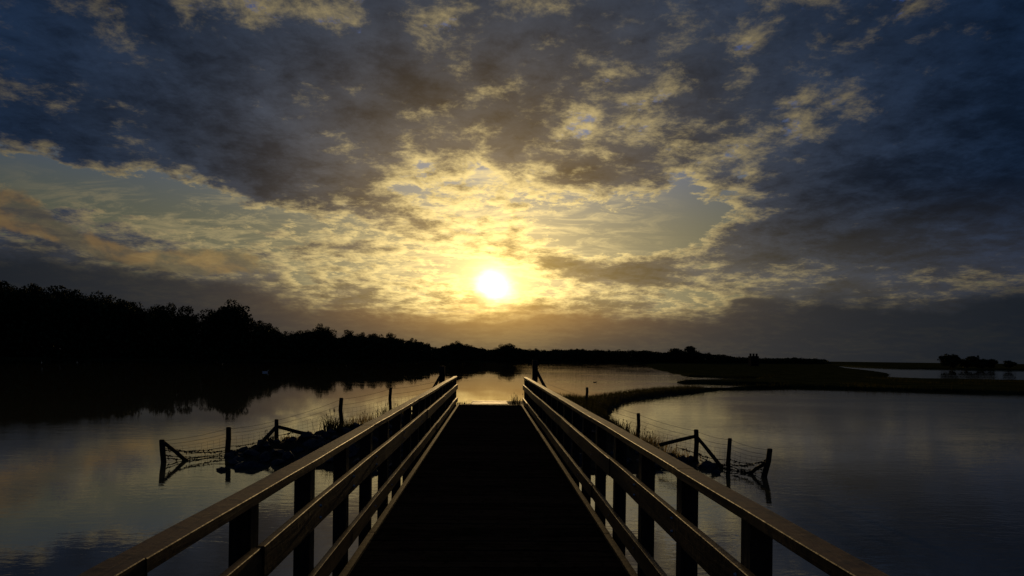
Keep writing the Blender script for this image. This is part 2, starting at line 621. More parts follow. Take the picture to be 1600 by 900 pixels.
def sdf(poly, X, Y):
    """signed distance to a polygon, positive inside"""
    P = np.array(poly, float)
    Q = np.roll(P, -1, axis=0)
    best = np.full(X.shape, 1e9)
    inside = np.zeros(X.shape, bool)
    for (ax, ay), (bx, by) in zip(P, Q):
        ex, ey = bx - ax, by - ay
        t = np.clip(((X - ax) * ex + (Y - ay) * ey) / (ex * ex + ey * ey + 1e-9), 0, 1)
        best = np.minimum(best, np.hypot(X - ax - t * ex, Y - ay - t * ey))
        cond = (ay > Y) != (by > Y)
        xi = ex * (Y - ay) / (ey if abs(ey) > 1e-9 else 1e-9) + ax
        inside ^= cond & (X < xi)
    return np.where(inside, best, -best)


def vnoise(X, Y, s, seed=0):
    """cheap smooth value noise"""
    r = np.random.default_rng(seed).random((64, 64))
    x, y = X / s, Y / s
    i, j = np.floor(x).astype(int), np.floor(y).astype(int)
    fx, fy = x - i, y - j
    fx, fy = fx * fx * (3 - 2 * fx), fy * fy * (3 - 2 * fy)
    a, b = r[i % 64, j % 64], r[(i + 1) % 64, j % 64]
    c, d_ = r[i % 64, (j + 1) % 64], r[(i + 1) % 64, (j + 1) % 64]
    return (a * (1 - fx) + b * fx) * (1 - fy) + (c * (1 - fx) + d_ * fx) * fy - 0.5


SPIT = [(-6.5, 17.2), (-6.2, 16.4), (-5.3, 15.8), (-4, 15.1), (-2, 14.6), (0, 14.4), (2, 14.5), (3.6, 14.9),
        (4.7, 15.7), (5.1, 16.5), (4.7, 17.4), (4.35, 18.6), (4.3, 20.5), (4.4, 23), (4.6, 26), (5.2, 30), (6.4, 35),
        (9.1, 42), (13, 47.7), (17, 53), (18, 57), (15.2, 55), (12, 51.3), (9.2, 47), (6.3, 41.8), (4.2, 36.5), (2.6, 32),
        (1.0, 28.4), (-0.6, 26.4), (-1.9, 25.0), (-2.9, 22.9), (-4.0, 21.0), (-5.2, 19.3), (-6.2, 18.1)]
def spit_h(X, Y):
    X, Y = np.asarray(X, float), np.asarray(Y, float)
    d = sdf(SPIT, X, Y) + 0.35 * vnoise(X, Y, 1.1, 1) + 0.15 * vnoise(X, Y, 0.4, 2)
    e = np.clip(d / 1.5, -1, 1)
    e = np.where(e > 0, e * (2 - e), e)
    ramp = np.clip((Y - 14.2) / 8.0, 0.05, 1.0) ** 1.35
    top = 0.84 * ramp
    top = np.where(Y > 27, np.maximum(0.84 - (Y - 27) * 0.065, 0.27), top)
    top = top * np.where(e > 0, e, 1)
    h = np.where(e > 0, top, e * 0.8)
    return h + 0.07 * vnoise(X, Y, 0.7, 3) * (e > 0.05)


MARSH = [(12, 48.3), (13.4, 47.9), (18.9, 56), (24, 60), (28, 62), (31, 61.5), (35, 59), (42.6, 54.5), (60, 46), (110, 40), (140, 70), (112, 92), (80, 95), (63, 97),
         (61, 103), (88, 148), (110, 195), (134, 250), (170, 330), (230, 420), (300, 620), (150, 560), (75, 330), (45, 190), (34, 130), (29.5, 101), (33, 95), (37, 90),
         (32, 84), (26, 79), (20.5, 75.5), (19.8, 72), (23, 70), (28, 68.5), (29, 67), (25, 63), (19, 57.5), (15, 53)]
def marsh_h(X, Y):
    X, Y = np.asarray(X, float), np.asarray(Y, float)
    sc = np.clip(Y / 90, 0.5, 6)
    d = sdf(MARSH, X, Y) + 1.0 * vnoise(X, Y, 4.0, 4) * sc + 0.4 * vnoise(X, Y, 1.3, 5)
    e = np.clip(d / (1.6 * sc), -1, 1)
    e = np.where(e > 0, e * (2 - e), e)
    return np.where(e > 0, e * (0.27 + 0.1 * vnoise(X, Y, 6, 6)), e * 0.5)


def heightfield(name, xs, ys, hf, mat, smooth=True):
    X, Y = np.meshgrid(xs, ys)
    H = hf(X, Y)
    nx, ny = len(xs), len(ys)
    keep = H > -0.45
    V, Fc = list(zip(X.ravel(), Y.ravel(), H.ravel())), []
    k = keep
    ok = k[:-1, :-1] | k[1:, :-1] | k[:-1, 1:] | k[1:, 1:]
    for j, i in zip(*np.nonzero(ok)):
        a = j * nx + i
        Fc.append((a, a + 1, a + nx + 1, a + nx))
    used = sorted({q for f in Fc for q in f})
    mp = {q: n for n, q in enumerate(used)}
    return obj(name, pydata(name, [V[q] for q in used], [tuple(mp[q] for q in f) for f in Fc], smooth), mat)


spit = heightfield('embankment', np.arange(-8, 20, 0.22), np.arange(13.4, 58.5, 0.22), spit_h, M['earth'])
tag(spit, 'dark stone-faced embankment under the far end of the footbridge', 'embankment', kind='structure')
ymarsh = np.concatenate([np.arange(26, 110, 0.8), np.geomspace(110, 640, 60)[0:]])
xmarsh = np.concatenate([np.arange(8, 70, 0.8), np.geomspace(70, 345, 60)])
marsh = heightfield('marsh', xmarsh, ymarsh, marsh_h, M['turf'])
tag(marsh, 'low dark grassy marsh right of the embankment', 'marsh', kind='structure')


# ------------------------------------------------------------------ stones of the embankment
def stone_mesh(i):
    r = random.Random(100 + i)
    bm = bmesh.new()
    bmesh.ops.create_icosphere(bm, subdivisions=1, radius=0.5)
    planes = [(Vector((r.uniform(-1, 1), r.uniform(-1, 1), r.uniform(-1, 1))).normalized(), r.uniform(0.26, 0.40)) for _ in range(7)]
    for q in bm.verts:
        for nrm, dd in planes:
            s = q.co.dot(nrm) - dd
            if s > 0: q.co -= nrm * s
        q.co += Vector((r.uniform(-1, 1), r.uniform(-1, 1), r.uniform(-1, 1))) * 0.03
        q.co.x *= 1.25
        q.co.z *= 0.85
    me = bpy.data.meshes.new('stone')
    bm.to_mesh(me); bm.free()
    me.materials.append(M['stone'])
    return me
STONES = [stone_mesh(i) for i in range(9)]
cnt, tries = 0, 0
placed = []
rs = random.Random(5)
while cnt < 290 and tries < 9000:
    tries += 1
    x, y_ = rs.uniform(-6.8, 5.4), rs.uniform(14.2, 21.5)
    dd = float(sdf(SPIT, np.array([x]), np.array([y_]))[0])
    if dd < -0.15 or dd > 3.4: continue
    if y_ > 17.5 and x > 3.0: continue
    if abs(x) < 1.5 and y_ > 19.5: continue
    s = rs.uniform(0.24, 0.52) if dd < 1.8 else rs.uniform(0.20, 0.42)
    if any((x - a) ** 2 + (y_ - b) ** 2 < (0.36 * (s + c)) ** 2 for a, b, c in placed): continue
    placed.append((x, y_, s))
    z = float(spit_h(np.array([x]), np.array([y_]))[0])
    z = max(z, -0.1) + s * 0.02
    if abs(x) < 1.3 and z + 0.45 * s > 0.62: continue
    o = obj('stone', rs.choice(STONES), None, spit, (x, y_, z), (rs.uniform(-.4, .4), rs.uniform(-.4, .4), rs.uniform(0, 6.3)), (s, s * rs.uniform(.7, 1), s * rs.uniform(.6, 1)))
    cnt += 1
for (px, py, s) in ((352, 742, 0.22), (346, 741, 0.10), (382, 738, 0.5), (372, 733, 0.4), (1122, 751, 0.22), (1108, 742, 0.55), (398, 738, 0.55)):
    x, y_ = W(px, py - 9)
    obj('stone', rs.choice(STONES), None, spit, (x, y_, 0.02), (0.2, 0.1, rs.uniform(0, 6)), (s, s * 0.8, s * 0.7))

# ------------------------------------------------------------------ footbridge
DZ = 0.90
END = 22.8
bridge = empty('footbridge', (0, 10, DZ))
tag(bridge, 'straight timber footbridge with black deck and board railings leading to the embankment', 'footbridge')
bridge.location = (0, 0, DZ)
rb = random.Random(11)
# deck planks across
pw, gap = 0.145, 0.006
y_ = -2.5
while y_ < END - 0.12:
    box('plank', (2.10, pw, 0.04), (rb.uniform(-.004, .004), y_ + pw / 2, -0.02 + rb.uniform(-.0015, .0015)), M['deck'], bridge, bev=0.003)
    y_ += pw + gap
deck_end = y_
o = box('edge_strip', (2.10, 0.035, 0.05), (0, deck_end + 0.022, -0.015), M['steel'], bridge, bev=0.003)
M['steel_dull'] = simple('dull_steel', (0.05, 0.055, 0.055), (0.09, 0.10, 0.10), 20.0, 0.7, 0.2, metal=0.3)
o.data.materials[0] = M['steel_dull']
# carrying beams
for bx_ in (-0.85, 0, 0.85):
    box('beam', (0.14, END + 2.3, 0.24), (bx_, (END - 2.3) / 2 - 0.1, -0.162), M['post'], bridge)
# kerb strips
LB = 4.24
for sx in (-1, 1):
    y0 = -2.4
    while y0 < END - 0.3:
        y1 = min(y0 + LB, END - 0.06)
        box('kerb', (0.055, y1 - y0 - 0.008, 0.035), (sx * (1.045 + rb.uniform(-.003, .003)), (y0 + y1) / 2, 0.0195), M['kerb'], bridge)
        y0 = y1
# railings
SP = 1.06
for sx, y00 in ((-1, 3.26), (1, 2.98)):
    ys_ = [y00 + SP * k for k in range(-5, 18)]
    ys_ = [q for q in ys_ if q < END - 0.4] + [END - 0.22]
    for q in ys_:
        box('post', (0.10, 0.115, 0.895 + 0.42), (sx * 1.170, q, 0.895 / 2 - 0.21), M['post'], bridge, (rb.uniform(-.004, .004), rb.uniform(-.004, .004), 0))
    for part, xc, zc, wx, hz, jig in (('top_rail', 1.158, 0.925, 0.112, 0.050, 0.0), ('middle_rail', 1.096, 0.610, 0.040, 0.160, 1), ('lower_rail', 1.096, 0.185, 0.040, 0.135, 2)):
        # boards break at posts
        starts = {0.0: 0, 1: 1, 2: 3}[jig] if sx < 0 else {0.0: 2, 1: 0, 2: 1}[jig]
        cuts = [ys_[0] - 0.3] + [ys_[i] for i in range(1, len(ys_) - 1) if (i - starts) % 4 == 0 and i > 1] + [END - 0.05]
        for a, b in zip(cuts[:-1], cuts[1:]):
            jx, jz = rb.uniform(-.006, .006), rb.uniform(-.006, .006)
            if part == 'top_rail': jz *= 0.3
            # boards are slightly bowed: a few stations along the length
            n = max(2, int((b - a) / 0.5))
            L = b - a - 0.006
            bm = bmesh.new()
            bow, bowz = rb.uniform(-.010, .010), rb.uniform(-.008, .008)
            rings = []
            for i in range(n + 1):
                t = i / n
                yy = -L / 2 + L * t
                ox, oz = bow * 4 * t * (1 - t) + rb.uniform(-.0015, .0015), bowz * 4 * t * (1 - t) + rb.uniform(-.0012, .0012)
                c = 0.003
                hx, hh = wx / 2, hz / 2
                prof = [(-hx + c, -hh), (hx - c, -hh), (hx, -hh + c), (hx, hh - c), (hx - c, hh), (-hx + c, hh), (-hx, hh - c), (-hx, -hh + c)]
                rings.append([bm.verts.new((px_ + ox, yy, pz_ + oz)) for px_, pz_ in prof])
            for r0, r1 in zip(rings[:-1], rings[1:]):
                for k in range(8):
                    bm.faces.new((r0[k], r0[(k + 1) % 8], r1[(k + 1) % 8], r1[k]))
            bm.faces.new(rings[0]); bm.faces.new(rings[-1][::-1])
            bmesh.ops.recalc_face_normals(bm, faces=bm.faces[:])
            me = bpy.data.meshes.new(part)
            bm.to_mesh(me); bm.free()
            bo = obj(part, me, M['rail'], bridge, (sx * (xc + jx), (a + b) / 2, zc + jz))
            if part != 'top_rail':
                for q in ys_:
                    if a + 0.05 < q < b - 0.05 and q < 12 and q > 1.5:
                        for dz_ in ((-0.035, 0.04) if part == 'middle_rail' else (0.0,)):
                            key = 'bolt'
                            if key not in BOXES:
                                bm = bmesh.new()
                                bmesh.ops.create_cone(bm, cap_ends=True, segments=8, radius1=0.011, radius2=0.008, depth=0.012)
                                me = bpy.data.meshes.new('bolt'); bm.to_mesh(me); bm.free()
                                me.materials.append(M['steel'])
                                BOXES[key] = me
                            obj('bolt', BOXES[key], None, bo, (-sx * 0.025, q - (a + b) / 2 + rb.uniform(-.01, .01), dz_), (0, -sx * R(90), 0))
# piles standing in the water
for yy in (1.0, 5.2, 9.4, 13.6):
    for sx in (-1, 1):
        tube('pile', [(sx * 0.85, yy, -2.2), (sx * 0.85, yy, -0.284)], 0.11, M['post'], bridge, n=10)

# landing beyond the deck
landing = empty('landing_step', (0, 24.2, 0.90))
tag(landing, 'pale wooden landing boards on the ground past the deck end', 'boardwalk')
for i in range(9):
    box('board', (1.26 + rb.uniform(-.03, .03), 0.20, 0.05), (-0.02 + rb.uniform(-.02, .02), -0.85 + i * 0.21, -0.03 + rb.uniform(-.006, .008)), M['board'], landing, (rb.uniform(-.02, .02), rb.uniform(-.01, .01), rb.uniform(-.01, .01)))

# ------------------------------------------------------------------ gate posts at the end of the bridge
def round_post(name, parent, base, top, r, n=9, kinks=5, amp=0.022, mat=None):
    base, top = Vector(base), Vector(top)
    rr = random.Random(hash((round(base.x, 2), round(base.y, 2))) & 0xffff)
    pts, rad = [], []
    for i in range(kinks + 1):
        t = i / kinks
        q = base.lerp(top, t) + Vector((rr.uniform(-amp, amp), rr.uniform(-amp, amp), 0)) * (0 if i in (0, kinks) else 1)
        pts.append(q); rad.append(r * (1.06 - 0.12 * t + rr.uniform(-.04, .04)))
    pts.append(top + Vector((0, 0, r * 0.25))); rad.append(r * 0.72)
    return tube(name, pts, rad, mat or M['fence_post'], parent, n)

for px, ytop, X, lab, bx_ in ((691, 573, -1.56, 'thick dark corner post with diagonal brace left of the bridge end', -1),
                             (836, 564, 1.40, 'thick dark corner post with diagonal brace right of the bridge end', 1)):
    Yp = 23.0
    X = CAM_X + bearing(px) * Yp
    yh = 558 + 0.0131 * (px - 766)
    zt = CAM_Z - (ytop - yh) / F * Yp
    gp = empty('corner_post', (X, Yp, 0.8))
    tag(gp, lab, 'post')
    round_post('post', gp, (0, 0, -0.6), (0, 0, zt - 0.8), 0.105, 10)
    e = (0.95 * bx_, -0.95 if bx_ < 0 else -1.2)
    round_post('brace', gp, (e[0], e[1], -0.55), (0.05 * bx_, -0.05, zt - 0.8 - 0.32), 0.05, 8)


# ------------------------------------------------------------------ wire fences
def wire_fence(label, line, posts, gate_top, braces, seed):
    """posts: (survey x, top y, X, Y, sink)"""
    rf = random.Random(seed)
    root = empty('wire_fence', (line[0][0], line[0][1], 0))
    ox, oy = line[0]
    tag(root, label, 'fence')
    tops, feet = [], []
    for (px, ytop, X, Y, zb, lean, r) in posts:
        yh = 558 + 0.0131 * (px - 766)
        zt = CAM_Z - (ytop - yh) / F * Y
        round_post('post', root, (X - ox + lean[0], Y - oy + lean[1], zb - 0.7), (X - ox, Y - oy, zt), r)
        tops.append(Vector((X - ox, Y - oy, zt)))
        feet.append(Vector((X - ox + lean[0] * 0.3, Y - oy + lean[1] * 0.3, zb)))
    for (a, b, r) in braces:
        a, b = Vector(a) - Vector((ox, oy, 0)), Vector(b) - Vector((ox, oy, 0))
        round_post('brace', root, b, a, r, 8, 4, 0.02)
    gx = Vector((line[1][0] - ox, line[1][1] - oy, gate_top))
    T = tops + [gx]
    B = feet + [Vector((gx.x, gx.y, 0.85))]
    # long wires
    for frac in (0.97, 0.80):
        pts = []
        for i in range(len(T) - 1):
            for k in range(6):
                t = k / 6
                a = B[i].lerp(T[i], frac); b = B[i + 1].lerp(T[i + 1], frac)
                q = a.lerp(b, t); q.z -= 0.04 * 4 * t * (1 - t)
                pts.append(q)
        pts.append(B[-1].lerp(T[-1], frac))
        tube('wire', pts, 0.0035, M['wire'], root, 4)
    # square netting
    V, Fc = [], []
    def at(s, frac):
        i = min(int(s), len(T) - 2); t = s - i
        q = B[i].lerp(T[i], frac).lerp(B[i + 1].lerp(T[i + 1], frac), t)
        q.z -= 0.05 * 4 * t * (1 - t)
        return q
    for k in range(6):
        fr = 0.06 + 0.62 * k / 5
        tube_data([at(s / 5, fr) for s in range(0, 5 * (len(T) - 1) + 1)], 0.0025, 3, V, Fc, False)
    s = 0.0
    while s < len(T) - 1.01:
        tube_data([at(s, 0.06), at(s + 0.004, 0.37), at(s, 0.68)], 0.0022, 3, V, Fc, False)
        i = min(int(s), len(T) - 2)
        s += 0.15 / max(0.3, (T[i + 1] - T[i]).length)
    obj('netting', pydata('netting', V, Fc), M['wire'], root)
    # slack strands hung with drifted weed, out over the water
    for (s0, f0, s1, f1, sag, dens) in ((0.02, 0.55, 2.3, 0.36, 0.10, 42), (0.04, 0.30, 2.0, 0.30, 0.12, 36),
                                       (0.03, 0.18, 1.7, 0.10, 0.06, 36), (0.3, 0.40, 2.0, 0.16, 0.08, 30), (0.05, 0.62, 0.9, 0.20, 0.03, 20)):
        pts = []
        for k in range(25):
            t = k / 24
            q = at(s0 + (s1 - s0) * t, f0 + (f1 - f0) * t)
            q.z = max(0.015, q.z - sag * 4 * t * (1 - t)) + rf.uniform(-.006, .006)
            q += Vector((rf.uniform(-.02, .02), rf.uniform(-.05, .05), 0))
            pts.append(q)
        st = tube('slack_wire', pts, 0.008, M['wire'], root, 4)
        V, Fc = [], []
        for _ in range(dens):
            t = rf.random() * 23.9
            q = pts[int(t)].lerp(pts[int(t) + 1], t % 1)
            l = rf.uniform(0.02, 0.075)
            dirv = Vector((rf.uniform(-1, 1), rf.uniform(-1, 1), rf.uniform(-1.2, 0.5))).normalized() * l
            tube_data([q - dirv * 0.5, q, q + dirv], [0.005, 0.017, 0.005], 4, V, Fc)
        tag(obj('weed', pydata('weed', V, Fc), M['weed'], st), kind='stuff')
    return root


def onl(px, A, B_):
    """point of line A-B on the bearing of px"""
    k = bearing(px)
    ax, ay = A[0] - CAM_X, A[1]
    ex, ey = B_[0] - A[0], B_[1] - A[1]
    t = (k * ay - ax) / (ex - k * ey)
    return A[0] + ex * t, A[1] + ey * t

LA, LB_ = (-7.45, 15.9), (-1.60, 22.2)
lp = []
for px, yt, lean, r in ((263, 686, (0.15, 0, 0), 0.062), (364, 667, (0, 0, 0), 0.062), (437, 655, (0.05, 0, 0), 0.055), (536, 622, (0.0, 0, 0), 0.06), (612, 606, (0, 0, 0), 0.05)):
    X, Y = onl(px, LA, LB_)
    zb = max(0.0, float(spit_h(np.array([X]), np.array([Y]))[0]))
    lp.append((px, yt, X, Y, zb, lean, r))
p0, p2 = lp[0], lp[2]
bx1 = onl(309, LA, LB_)
wire_fence('post and netting fence running down into the water left of the bridge', (LA, LB_), lp, 1.75,
           [((p0[2], p0[3], 0.48), (bx1[0], bx1[1] - 0.2, -0.04), 0.045),
            ((p2[2], p2[3], 0.62), W(397, 707, 0.10) + (0.08,), 0.05),
            ((p2[2], p2[3], 0.62), (p2[2] + 0.95, p2[3] + 0.15, 0.36), 0.05)], 3)
RA, RB_ = (6.05, 14.5), (1.40, 22.2)
rp = []
for px, yt, lean, r in ((1210, 704, (-0.22, 0, 0), 0.062), (1146, 687, (-0.06, 0, 0), 0.05), (1092, 673, (0, 0, 0), 0.058), (1000, 647, (-0.03, 0, 0), 0.05), (918, 610, (0, 0, 0), 0.05)):
    X, Y = onl(px, RA, RB_)
    zb = max(0.0, float(spit_h(np.array([X]), np.array([Y]))[0]))
    if px == 918: X, Y, zb = CAM_X + bearing(918) * 27.5, 27.5, 0.7; continue
    rp.append((px, yt, X, Y, zb, lean, r))
p0, p2 = rp[0], rp[2]
bx1 = onl(1176, RA, RB_)
wire_fence('post and netting fence running down into the water right of the bridge', (RA, RB_), rp, 1.85,
           [((p0[2] - 0.06, p0[3], 0.32), (bx1[0], bx1[1], -0.04), 0.042),
            ((p2[2], p2[3], 0.66), (p2[2] + 0.38, p2[3] - 0.75, 0.02), 0.045),
            ((p2[2], p2[3], 0.66), (p2[2] - 0.85, p2[3] + 0.15, 0.42), 0.045)], 8)
# lone stake on the dike
X = CAM_X + bearing(918) * 28.5
z0 = float(spit_h(np.array([X]), np.array([28.5]))[0])
st = empty('stake', (X, 28.5, z0))
tag(st, 'short dark stake standing alone on the grassy dike', 'stake')
round_post('post', st, (0, 0, -0.3), (0.01, 0, CAM_Z - (606 - 560) / F * 28.5 - z0), 0.06)


# ------------------------------------------------------------------ grass
def blades(name, pts, hmin, hmax, width, mat, seed, parent=None, lean=0.35, seg=2):
    r = np.random.default_rng(seed)
    V, Fc = [], []
    for (x, y, z) in pts:
        h = r.uniform(hmin, hmax)
        a = r.uniform(0, 6.283)
        l = r.uniform(0.05, lean) * h
        b = r.uniform(0, 6.283)
        w = width * r.uniform(0.6, 1.3)
        cx, sy = math.cos(a) * w / 2, math.sin(a) * w / 2
        dx, dy = math.cos(b) * l, math.sin(b) * l
        i = len(V)
        V += [(x - cx, y - sy, z - 0.03), (x + cx, y + sy, z - 0.03), (x + dx * .4 + cx * .7, y + dy * .4 + sy * .7, z + h * .6),
              (x + dx * .4 - cx * .7, y + dy * .4 - sy * .7, z + h * .6), (x + dx, y + dy, z + h)]
        Fc += [(i, i + 1, i + 2, i + 3), (i + 3, i + 2, i + 4)]
    return obj(name, pydata(name, V, Fc), mat, parent)


def scatter(n, xr, yr, hf, cond, seed):
    r = np.random.default_rng(seed)
    X, Y = r.uniform(*xr, n), r.uniform(*yr, n)
    H = hf(X, Y)
    ok = (H > 0.02) & cond(X, Y, H)
    return list(zip(X[ok], Y[ok], H[ok]))

gp = scatter(120000, (-6.5, 19), (17, 58), spit_h, lambda X, Y, H: ((Y > 24.0) | (np.abs(X) > 1.45)) & ((Y > 21.5) | (X > 2.6)) & ~((np.abs(X) < 1.5) & (Y < 28)), 21)
gp = [q for i, q in enumerate(gp) if q[1] > 20 or i % 2 == 0]
o = blades('dike_grass', gp, 0.08, 0.34, 0.016, M['grass'], 1)
tag(o, 'rough dark grass covering the dike', 'grass', kind='stuff')
gp2 = scatter(60000, (9, 95), (38, 105), marsh_h, lambda X, Y, H: H < 0.24, 22)
o = blades('marsh_grass', gp2, 0.10, 0.36, 0.03, M['grass'], 2)
tag(o, 'rough grass along the edge of the marsh', 'grass', kind='stuff')


def clump(px, Y, n, hmin, hmax, spread, label, seed, mat='grass', X=None, lean=0.85, zadd=0.0):
    x = CAM_X + bearing(px) * Y if X is None else X
    z = max(0.0, float(spit_h(np.array([x]), np.array([Y]))[0])) + zadd
    root = empty('grass_clump', (x, Y, z))
    r = np.random.default_rng(seed)
    hmin, hmax = hmin * 0.7, hmax * 0.78
    P = [(r.normal(0, spread), r.normal(0, spread), 0) for _ in range(n * 2)]
    tag(blades('blade', P, hmin, hmax, 0.019, M[mat], seed, root, lean), kind='stuff')
    # a few stalks with seed heads
    V, Fc = [], []
    for _ in range(max(3, n // 14)):
        a, l = r.uniform(0, 6.28), r.uniform(0.02, 0.16)
        h = hmax * r.uniform(0.8, 1.15)
        bx_, by_ = r.normal(0, spread), r.normal(0, spread)
        tip = (bx_ + math.cos(a) * l, by_ + math.sin(a) * l, h)
        tube_data([(bx_, by_, -0.02), ((bx_ + tip[0]) / 2, (by_ + tip[1]) / 2, h * 0.55), tip], [0.004, 0.003, 0.0025], 3, V, Fc)
        tube_data([(tip[0], tip[1], h * 0.86), (tip[0], tip[1], h * 0.94), (tip[0], tip[1], h * 1.04)], [0.003, 0.012, 0.002], 4, V, Fc)
    tag(obj('stalk', pydata('stalk', V, Fc), M['straw'], root), kind='stuff')
    tag(root, label, 'plant', 'grass clumps on the embankment')
    return root

clump(521, 19.0, 70, 0.35, 0.75, 0.13, 'tall bushy weed just left of the fence post nearest the rocks', 41)
clump(545, 19.2, 45, 0.2, 0.5, 0.12, 'low weed just right of the fence post beside the tall bushy weed', 42)
clump(575, 20.0, 80, 0.25, 0.5, 0.25, 'feathery grass on the bank between the two upper left fence posts', 43, 'straw')
clump(603, 20.4, 50, 0.3, 0.62, 0.12, 'drooping grass at the foot of the uppermost left fence post', 44)
clump(632, 21.0, 80, 0.25, 0.50, 0.26, 'thin grass between the uppermost left fence post and the corner post', 45, 'straw')
clump(427, 17.9, 22, 0.2, 0.45, 0.07, 'small leafy weed under the braced fence post left of bridge', 46)
clump(455, 18.2, 26, 0.1, 0.3, 0.2, 'short sparse grass right of the braced left fence post', 47, 'straw')
clump(806, 23.9, 26, 0.2, 0.55, 0.10, 'upright weed by the end of the right railing', 48)
clump(719, 24.0, 30, 0.06, 0.14, 0.14, 'low tuft by the end of the left railing', 49)
clump(1020, 17.4, 90, 0.3, 0.62, 0.22, 'tall seeding grass on the bank left of the braced right fence post', 50, 'straw')
clump(1003, 17.9, 60, 0.2, 0.5, 0.18, 'seeding grass at the foot of the slim right fence post', 51, 'straw')
clump(1058, 16.7, 40, 0.15, 0.4, 0.2, 'sparse grass above the stones by the braced right fence post', 52, 'straw')
clump(966, 20.0, 80, 0.2, 0.5, 0.30, 'dense grass behind the right railing above the water', 53)
clump(985, 18.8, 60, 0.2, 0.45, 0.22, 'grass leaning over the water behind the right railing', 54)

# ------------------------------------------------------------------ trees
def tree_meshes(kind, seed):
    """crown and trunk of unit height"""
    r = np.random.default_rng(seed)
    V, Fc = [], []
    nb = {'round': 24, 'tall': 26, 'loose': 20, 'bush': 18, 'spire': 16}[kind]
    centres = []
    for i in range(nb):
        while True:
            q = r.uniform(-1, 1, 3)
            if np.dot(q, q) < 1: break
        if kind == 'round':   c = (q[0] * .30, q[1] * .30, .60 + q[2] * .30); s = r.uniform(.08, .15)
        elif kind == 'tall':  c = (q[0] * .17, q[1] * .17, .56 + q[2] * .36); s = r.uniform(.06, .11)
        elif kind == 'loose': c = (q[0] * .28, q[1] * .28, .62 + q[2] * .30); s = r.uniform(.05, .11)
        elif kind == 'bush':  c = (q[0] * .55, q[1] * .45, .42 + q[2] * .36); s = r.uniform(.14, .24)
        else:                 t = r.random(); c = (q[0] * .16 * (1.05 - t), q[1] * .16 * (1.05 - t), .15 + t * .78); s = .04 + .08 * (1 - t)
        centres.append((np.array(c), s))
    for c, s in centres:
        n = int(110 * (s / .1) ** 1.3)
        for _ in range(n):
            q = r.normal(0, 1, 3); q /= np.linalg.norm(q)
            if kind == 'bush' and r.random() < 0.5: q *= 0.6
            pos = c + q * s * r.uniform(.35, 1.08) ** .6 * np.array([1, 1, .85])
            u = r.normal(0, 1, 3); u /= np.linalg.norm(u)
            v = np.cross(u, r.normal(0, 1, 3)); v /= np.linalg.norm(v)
            l = r.uniform(.010, .024) * (2.4 if kind == 'bush' else 1.5 if kind == 'spire' else 1.0)
            i = len(V)
            V += [pos - u * l, pos + v * l * .6, pos + u * l, pos - v * l * .6]
            Fc.append((i, i + 1, i + 2, i + 3))
    zmax = max(q[2] for q in V)
    V = [(q[0], q[1], q[2] / zmax) for q in V]
    crown = pydata('crown', V, Fc)
    crown.materials.append(M['leaf'])
    V, Fc = [], []
    tube_data([(0, 0, -0.03), (.006, .004, .25), (-.006, 0, .55), (0, 0, .82)], [.028, .020, .012, .004], 6, V, Fc)
    for c, s in centres[:9]:
        z0_ = max(.12, c[2] * .55)
        tube_data([(0, 0, z0_), tuple(c * np.array([.5, .5, 1]) * np.array([1, 1, .85])), tuple(c)], [.010, .006, .002], 4, V, Fc)
    trunk = pydata('trunk', V, Fc)
    trunk.materials.append(M['bark'])
    return crown, trunk

KINDS = {k: [tree_meshes(k, 60 + 10 * n + i) for i in range(4 if k in ('round', 'tall', 'loose') else 2)] for n, k in enumerate(('round', 'tall', 'loose', 'bush', 'spire'))}

SKYLINE = [(-60, 432), (0, 436), (60, 441), (100, 448), (150, 453), (185, 461), (215, 468), (238, 475), (252, 505), (258, 480), (265, 474), (280, 494), (285, 490), (295, 480), (304, 484), (316, 500), (320, 492), (330, 490), (340, 478),
           (360, 470), (378, 478), (388, 490), (395, 502), (405, 496), (430, 505), (450, 517), (480, 512), (508, 506), (518, 516), (530, 522), (545, 516), (580, 519), (610, 520), (640, 526), (660, 528), (680, 540),
           (710, 533), (740, 539), (768, 545), (790, 537), (815, 543), (860, 545), (900, 543), (950, 545), (1000, 545), (1040, 548), (1100, 549), (1160, 556), (1200, 558), (1250, 557), (1298, 560), (1306, 565)]
def sky_y(px):
    xs, ys = zip(*SKYLINE)
    return float(np.interp(px, xs, ys))

rt = random.Random(77)
def tree(px, ytop, D, kind, wide, label, group=None, var=None):
    yh = 558 + 0.0131 * (px - 766)
    H = CAM_Z + (yh - ytop) / F * D - 0.5
    crown, trunk = KINDS[kind][rt.randrange(len(KINDS[kind])) if var is None else var]
    root = empty('tree', (CAM_X + bearing(px) * D, D, 0.5), rt.uniform(0, 6.28))
    root.scale = (H * wide, H * wide, H)
    obj('trunk', trunk, None, root)
    obj('crown', crown, None, root)
    tag(root, label, 'tree', group)
    return root

# trees that stand out of the skyline
SPECIAL = [
    (265, 473, 'round', 0.8, 'dark tree with a rounded top, first to stand clear right of the tall wood'),
    (293, 478, 'tall', 1.0, 'narrow dark tree between two rounded ones on the left skyline'),
    (360, 469, 'round', 1.05, 'biggest broad-crowned tree standing up from the left skyline'),
    (318, 490, 'loose', 0.9, 'low tree filling the gap left of the biggest broad-crowned tree'),
    (388, 489, 'tall', 0.8, 'slim tree at the right shoulder of the biggest broad-crowned tree'),
    (508, 505, 'round', 0.9, 'rounded tree rising above the wood midway along the left shore'),
    (545, 515, 'tall', 1.2, 'square-topped tree just right of the rounded mid-shore tree'),
    (612, 519, 'round', 1.1, 'broad tree where the left wood begins to drop to the sun'),
    (712, 532, 'round', 1.3, 'low rounded tree above the end of the left railing'),
    (792, 536, 'round', 1.4, 'rounded tree straight below the sun beyond the bridge'),
]
for px, yt, k, wd, lab in SPECIAL:
    tree(px, yt, shore_D(px) + 10, k, wd, lab)
